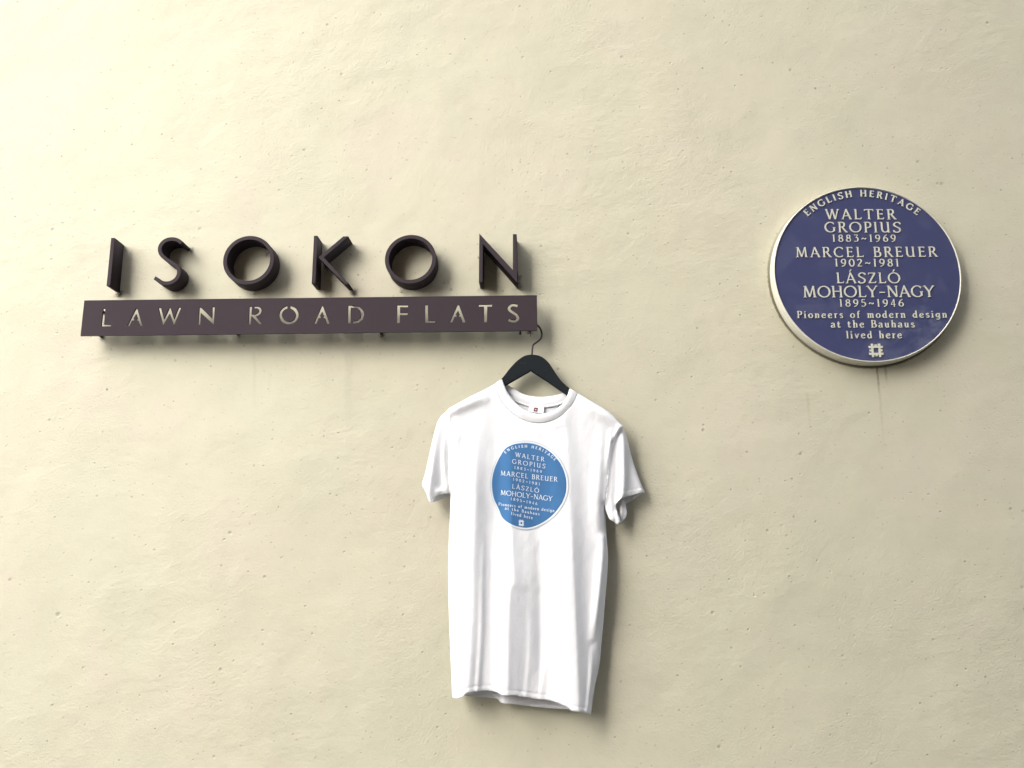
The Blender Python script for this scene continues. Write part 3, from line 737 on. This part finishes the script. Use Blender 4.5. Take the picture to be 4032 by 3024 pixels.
def Hcol(Q, t, u):
    hs = Hfront(np.array(catmull(SEAMC, 8)))        # collar follows the body's height at its seam
    hs = np.interp(u, np.linspace(0, 1, len(hs)), hs)
    return hs + 0.0004 + 0.0026 * math.sin(math.pi * min(1, t * 1.05) ** 0.8) + (1 - t) * 0.0012
cloth('collar', band(OPEN, SEAMC, 90, 10, Hcol), shirt, th=0.001)
def Hbc(Q, t, u): return 0.0236 + 0.0022 * math.sin(math.pi * t) + 0.0012 * t + np.zeros(len(Q))
cb = cloth('collar', band(BTOP, BSEAM, 60, 8, Hbc), shirt, th=0.001); cb['label'] = 'back half of the collar seen inside the neck opening'
cloth('neck_tape', band([(x, y - 5) for x, y in BSEAM], [(x, y + 3) for x, y in BSEAM], 60, 5, lambda Q, t, u: 0.0262 + 0.0014 * math.sin(math.pi * t) + np.zeros(len(Q))), shirt, th=0.0006)
# neck label
TG = [(2083.5, 1593), (2143, 1597.5), (2140, 1632), (2079, 1622)]
def tq(u, v, h=0.030):
    a, b, c_, d_ = map(np.array, TG); u = np.asarray(u)[:, None]; v = np.asarray(v)[:, None]
    Q = (a * (1 - u) + b * u) * (1 - v) + (d_ * (1 - u) + c_ * u) * v
    X, Z = Wn(Q, .03); hh = h + 0.0015 * v[:, 0]
    return np.c_[X, -hh, Z]
U, V_ = np.meshgrid(np.linspace(0, 1, 6), np.linspace(0, 1, 5))
nl = link('neck_label', mesh(tq(U.ravel(), V_.ravel()), [(j * 6 + i, j * 6 + i + 1, j * 6 + i + 7, j * 6 + i + 6) for j in range(4) for i in range(5)]), M_TAG, shirt)
nl.modifiers.new('t', 'SOLIDIFY').thickness = 0.0004
e = np.array(W(2109.5, 1612.5, .032)); ang = math.radians(-9); rot = np.array([[math.cos(ang), -math.sin(ang)], [math.sin(ang), math.cos(ang)]])
link('emblem', extruded([[tuple(e + rot @ np.array(p) * .0105) for p in eo], [tuple(e + rot @ np.array(p) * .0105) for p in ei]], .0315, .0322, 0.00005), M_RED, nl)
a = np.array(W(2082, 1624.5, .032)); b = np.array(W(2133, 1631.5, .032)); d = b - a; L = np.linalg.norm(d); d /= L; up = np.array([-d[1], d[0]])
vsum = []; fsum = []
for (c, x, s) in layout('ENGLISH HERITAGE', L, .0022):
    if c == ' ': continue
    me = glyph_mesh(c, lambda R: a + (x + R[:, :1] * s) * d + R[:, 1:] * .0026 * up, .0315, .0322, 1.5, eps=0.00001)
    bo = len(vsum); vsum += [tuple(v.co) for v in me.vertices]; fsum += [tuple(bo + i for i in p.vertices) for p in me.polygons]
link('lettering', mesh(vsum, fsum), M_INK, nl)

# sleeves
def zl(p): return [(1640 + a / 3.95, 1580 + b / 3.95) for a, b in p]
def zr(p): return [(2300 + a / 3.318, 1600 + b / 3.318) for a, b in p]
SL_OUT = zl([(510, 98), (420, 165), (345, 250), (300, 370), (240, 600), (180, 870), (120, 1120), (72, 1270), (95, 1340), (150, 1440), (192, 1555)])
SL_HEM = zl([(192, 1555), (212, 1572), (232, 1560), (260, 1500), (330, 1462), (420, 1442), (525, 1422)])
SL_R = [([(1738, 1640, 5), (1727, 1680, 10), (1714, 1760, 15), (1703, 1850, 19), (1692, 1930, 19), (1686, 1975, 16)], 26, 36, 2, 1.4),
        ([(1756, 1700, 3), (1752, 1800, 8), (1757, 1880, 10), (1764, 1945, 8)], 14, 20), ([(1765, 1650, 4), (1760, 1680, 3)], 12, 12), ([(1725, 1938, 4), (1745, 1930, 5)], 12, 12)]
def Hsl(Q):
    h = np.zeros(len(Q))
    for r_ in SL_R: h += ridge(Q, *r_)
    d, _, _ = seg_dist(Q, SL_OUT); h -= 9 * np.exp(-d / 7)
    h += nz(Q, 60, 5) * .6
    hb = Hfront(Q) * 1000 - BASE * 1000
    ds, _, _ = seg_dist(Q, SEAML); wgt = np.exp(-(ds / 10) ** 2)
    h = h * (1 - wgt) + np.clip(hb, -9, 12) * wgt
    return BASE - 0.006 + .006 * wgt + h * .001
sl_l = cloth('sleeve', sheet(dens(SL_OUT, 3)[:-1] + dens(SL_HEM, 3)[:-1] + [(1773, 1940)] + dens(SEAML)[::-1][:-1], Hsl, 4.0, [(zl([(260, 1455), (330, 1425), (420, 1405), (525, 1388)]), -.0007, 2.5)]), shirt)
sl_l['label'] = 'sleeve on the left of the picture, folded flat against the body'
def flat(hh, amp, seed, sc=60): return lambda Q: hh + nz(Q, sc, seed) * amp
slb = cloth('sleeve_lining', sheet(zl([(300, 1300), (215, 1500), (212, 1568), (300, 1540), (400, 1500), (528, 1472), (528, 1350)]), flat(.030, .0012, 4), 5.0), shirt)
SR_OUT = zr([(495, 245), (520, 290), (545, 340), (575, 430), (610, 580), (660, 740), (710, 880), (760, 1010), (808, 1112)])
SR_HEM = zr([(808, 1112), (700, 1140), (580, 1170), (490, 1205), (435, 1255), (418, 1295), (425, 1335), (445, 1400), (468, 1460), (474, 1500), (455, 1545), (400, 1510), (335, 1468), (302, 1395), (285, 1340)])
SR_R = [([(2449, 1690, 6), (2453, 1760, 12), (2454, 1850, 14), (2452, 1930, 15), (2444, 1975, 11)], 15, 19),
        ([(2418, 1760, 0), (2410, 1860, 3), (2405, 1960, 4), (2412, 2040, 6)], 16, 16), ([(2510, 1880, 1), (2528, 1928, 4)], 10, 10), ([(2437, 2055, 8), (2428, 2020, 5)], 10, 8), ([(2484, 1905, 0), (2480, 1950, 3)], 12, 10)]
def Hsr(Q):
    h = np.zeros(len(Q))
    for r_ in SR_R: h += ridge(Q, *r_)
    d, _, _ = seg_dist(Q, SR_OUT); h -= 8 * np.exp(-d / 9)
    h -= np.clip((Q[:, 0] - 2455) / 90, 0, 1) * 10
    h += nz(Q, 60, 15) * .6
    hb = Hfront(Q) * 1000 - BASE * 1000
    ds, _, _ = seg_dist(Q, SEAMR); wgt = np.exp(-(ds / 9) ** 2)
    h = h * (1 - wgt) + np.clip(hb, -9, 12) * wgt
    return BASE - 0.005 + .005 * wgt + h * .001
hemr = zr([(785, 1045), (680, 1062), (600, 1078), (520, 1100)])
sl_r = cloth('sleeve', sheet(dens(SR_OUT, 3)[:-1] + dens(SR_HEM, 3)[:-1] + dens(SEAMR)[::-1][:-1], Hsr, 4.0, [(hemr, -.0009, 2.6), ([(x - 1, y + 12) for x, y in hemr], .0008, 6)]), shirt)
sl_r['label'] = 'sleeve on the right of the picture, flared open at its hem'
srb = cloth('sleeve_lining', sheet(zr([(800, 1105), (720, 1160), (640, 1215), (555, 1262), (562, 1310), (574, 1385), (560, 1440), (530, 1480), (480, 1530), (452, 1540), (400, 1400), (400, 1200), (600, 1100)]),
            lambda Q: .026 + nz(Q, 50, 9) * .0015 + ridge(Q, [(2447, 1970, 5), (2447, 2010, 6), (2444, 2055, 4)], 4, 12) * .001, 5.0), shirt)
# seams as thin rolled ridges
def roll(path, hf, up=0.0008, r=0.0009, parent=shirt):
    P = np.array(catmull(path, 5)); X, Z = Wn(P); h = hf(P) + up
    return link('seam', tube([(x, -hh, z) for x, z, hh in zip(X, Z, h)], r, 6), M_CLOTH, parent, True)
roll(SEAML[:4], Hfront, 0.0002); roll(SEAMR[:6], Hfront, 0.0002)

# rows of hem stitching: short thread dashes lying on the cloth
M_THREAD = paint('grey_white_thread', (0.60, 0.60, 0.63), 0.8, 0.05, grain=0)
def stitches(path, hf, pitch=7.0, r=0.0005):
    P = np.array(catmull(path, 6)); sd = np.r_[0, np.cumsum(np.hypot(*np.diff(P, axis=0).T))]; parts = []
    for t in np.arange(2, sd[-1] - pitch, pitch):
        Q = np.array([[np.interp(u, sd, P[:, 0]), np.interp(u, sd, P[:, 1])] for u in (t, t + pitch * .6)])
        X, Z = Wn(Q); h = hf(Q) + .0002
        parts.append(tube([(X[0], -h[0], Z[0]), (X[1], -h[1], Z[1])], r, 4))
    return join(parts)
def join(parts):
    vs = []; fs = []
    for me in parts:
        b = len(vs); vs += [tuple(v.co) for v in me.vertices]; fs += [tuple(b + i for i in p.vertices) for p in me.polygons]
    return mesh(vs, fs)
link('hem_stitching', join([stitches([(x, y - 19) for x, y in FHEM[1:-1]], lambda Q: Hfront(Q) - .0008), stitches([(x, y - 26) for x, y in FHEM[1:-1]], lambda Q: Hfront(Q) - .0004)]), M_THREAD, shirt)
link('hem_stitching', stitches(hemr, Hsr), M_THREAD, sl_r)
# printed roundel on the chest
def z9(p): return [(1880 + a / 3.95, 1700 + b / 3.95) for a, b in p]
DISC = [(510, 222), (600, 190), (760, 175), (900, 195), (1050, 260), (1180, 360), (1290, 500), (1360, 660), (1385, 820), (1370, 970), (1320, 1100), (1250, 1210), (1160, 1310), (1040, 1400), (900, 1470), (760, 1500), (620, 1480), (500, 1432),
        (420, 1375), (372, 1312), (345, 1240), (310, 1160), (265, 1070), (235, 950), (225, 820), (235, 700), (265, 580), (310, 470), (355, 380), (400, 308), (445, 258)]
disc = [tuple(p) for p in catmull(z9(DISC), 3, True)]
pr = cloth('printed_roundel', sheet(disc, lambda Q: Hfront(Q) + .0010, 4.0), shirt, M_PBLUE, 0.00015)
dc = np.mean(np.array(disc), 0)
def ringstrip(s0, s1, up):
    A = dc + (np.array(disc) - dc) * s0; B = dc + (np.array(disc) - dc) * s1; m = len(A); vs = []; fs = []
    for P in (A, B):
        X, Z = Wn(P); h = Hfront(P) + up; vs += list(zip(X, -h, Z))
    for i in range(m): j = (i + 1) % m; fs.append((i, j, m + j, m + i))
    return mesh(vs, fs)
link('outer_ring', ringstrip(1.038, 1.050, .0012), M_PLINE, pr)
link('pale_ring', ringstrip(0.997, 1.036, .0014), M_PWHITE, pr)
TL = [('WALTER', (588, 393), (1040, 470), 76), ('GROPIUS', (540, 500), (1056, 575), 76), ('1883~1969', (575, 583), (1000, 647), 46),
      ('MARCEL BREUER', (358, 682), (1243, 786), 80), ('1902~1981', (555, 766), (970, 840), 46), ('LÁSZLÓ', (540, 888), (957, 955), 74),
      ('MOHOLY-NAGY', (358, 986), (1165, 1084), 84), ('1895~1946', (520, 1070), (930, 1146), 47), ('Pioneers of modern design', (328, 1150), (1195, 1255), 50),
      ('at the Bauhaus', (430, 1215), (965, 1305), 50), ('lived here', (528, 1300), (860, 1365), 52)]
def join(parts):
    vs = []; fs = []
    for me in parts:
        b = len(vs); vs += [tuple(v.co) for v in me.vertices]; fs += [tuple(b + i for i in p.vertices) for p in me.polygons]
    return mesh(vs, fs)
for (txt, a, b, cap) in TL:
    a = np.array(z9([a])[0]); b = np.array(z9([b])[0]); cap = cap * (.92 if cap > 60 else .94) / 3.95; d = b - a; L = np.hypot(*d); d /= L; up = np.array([0.05, -1.0])
    parts = [glyph_mesh(c, lambda R: a + (x + R[:, :1] * s) * d + R[:, 1:] * cap * up, 0, .0019, 1.1 if cap < 14 else .95, eps=0.00002, heightf=Hfront) for (c, x, s) in layout(txt, L, cap) if c != ' ']
    link('lettering', join(parts), M_PWHITE, pr)
bp = np.array(catmull(z9([(436, 348), (500, 300), (570, 272), (650, 256), (760, 250), (840, 258), (920, 274), (1000, 307), (1080, 357), (1150, 412), (1200, 460)]), 4))
sp = np.r_[0, np.cumsum(np.hypot(*np.diff(bp, axis=0).T))]; cap = 42 / 3.95; parts = []
for (c, x, s) in layout('ENGLISH HERITAGE', sp[-1], cap):
    if c == ' ': continue
    wdt = G[c][1] * s; q = x + wdt / 2
    p = np.array([np.interp(q, sp, bp[:, 0]), np.interp(q, sp, bp[:, 1])]); p2 = np.array([np.interp(q + 2, sp, bp[:, 0]), np.interp(q + 2, sp, bp[:, 1])])
    p1 = np.array([np.interp(q - 2, sp, bp[:, 0]), np.interp(q - 2, sp, bp[:, 1])]); d = (p2 - p1) / np.hypot(*(p2 - p1)); up = np.array([d[1], -d[0]])
    parts.append(glyph_mesh(c, lambda R: p + (R[:, :1] * s - wdt / 2) * d + R[:, 1:] * cap * up, 0, .0019, 1.5, eps=0.00002, heightf=Hfront))
link('lettering', join(parts), M_PWHITE, pr)
ec = np.array(z9([(685, 1425)])[0]); vs = []; fs = []
bars = [(-.33, -.5, -.17, .5), (.17, -.5, .33, .5), (-.5, -.33, .5, -.17), (-.5, .17, .5, .33), (-.08, .17, .08, .46), (-.08, -.46, .08, -.17), (-.46, -.08, -.17, .08), (.17, -.08, .46, .08)]
for i, (x0, y0, x1, y1) in enumerate(bars):
    Q = np.array([(x0, y0), (x1, y0), (x1, y1), (x0, y1)]) * [82 / 3.95, 102 / 3.95]; Q[:, 1] += Q[:, 0] * .12; Q = Q + ec
    X, Z = Wn(Q); h = Hfront(Q) + .0019 + i * .00002; b = len(vs); vs += list(zip(X, -h, Z)); fs.append((b, b + 1, b + 2, b + 3))
link('emblem', mesh(vs, fs), M_PWHITE, pr)

# ------------------------------------------------------------------ cobwebby dirt caught at the letters
rng = random.Random(4)
parts = []
def tuft(px, py, h, n, spread, ln_):
    x, z = W(px, py, h)
    for _ in range(n):
        p = Vector((x + rng.uniform(-spread, spread) * .5, -h + rng.uniform(-.002, .002), z + rng.uniform(-spread, spread)))
        pts = [p]; d = Vector((rng.uniform(-1, 1), rng.uniform(-.3, .3), rng.uniform(-1, .6))).normalized()
        for k in range(3):
            d = (d + Vector((rng.uniform(-.7, .7), rng.uniform(-.3, .3), rng.uniform(-.7, .7)))).normalized(); p = p + d * ln_ / 3; pts.append(p)
        parts.append(tube(pts, 0.00022, 3, False))
for a in ((2043, 1100, .004, 60, .012, .007), (1393, 1150, .003, 50, .006, .010), (471, 1156, .003, 45, .006, .009), (754, 985, .004, 22, .006, .006), (457, 1162, .001, 16, .006, .006),
          (1008, 1148, .002, 20, .01, .006), (1580, 1140, .002, 24, .012, .005), (690, 1152, .002, 26, .014, .005), (1285, 1050, .002, 12, .01, .010), (1048, 1000, .002, 16, .008, .012),
          (2088, 1310, .008, 30, .004, .009), (1504, 1318, .004, 18, .005, .006), (1512, 1316, .004, 10, .004, .006), (403, 1328, .004, 14, .004, .007), (940, 1322, .004, 10, .003, .006), (1885, 1012, .004, 12, .004, .004)):
    tuft(*a)
wb = link('cobwebs', join(parts), M_WEB); wb['kind'] = 'stuff'
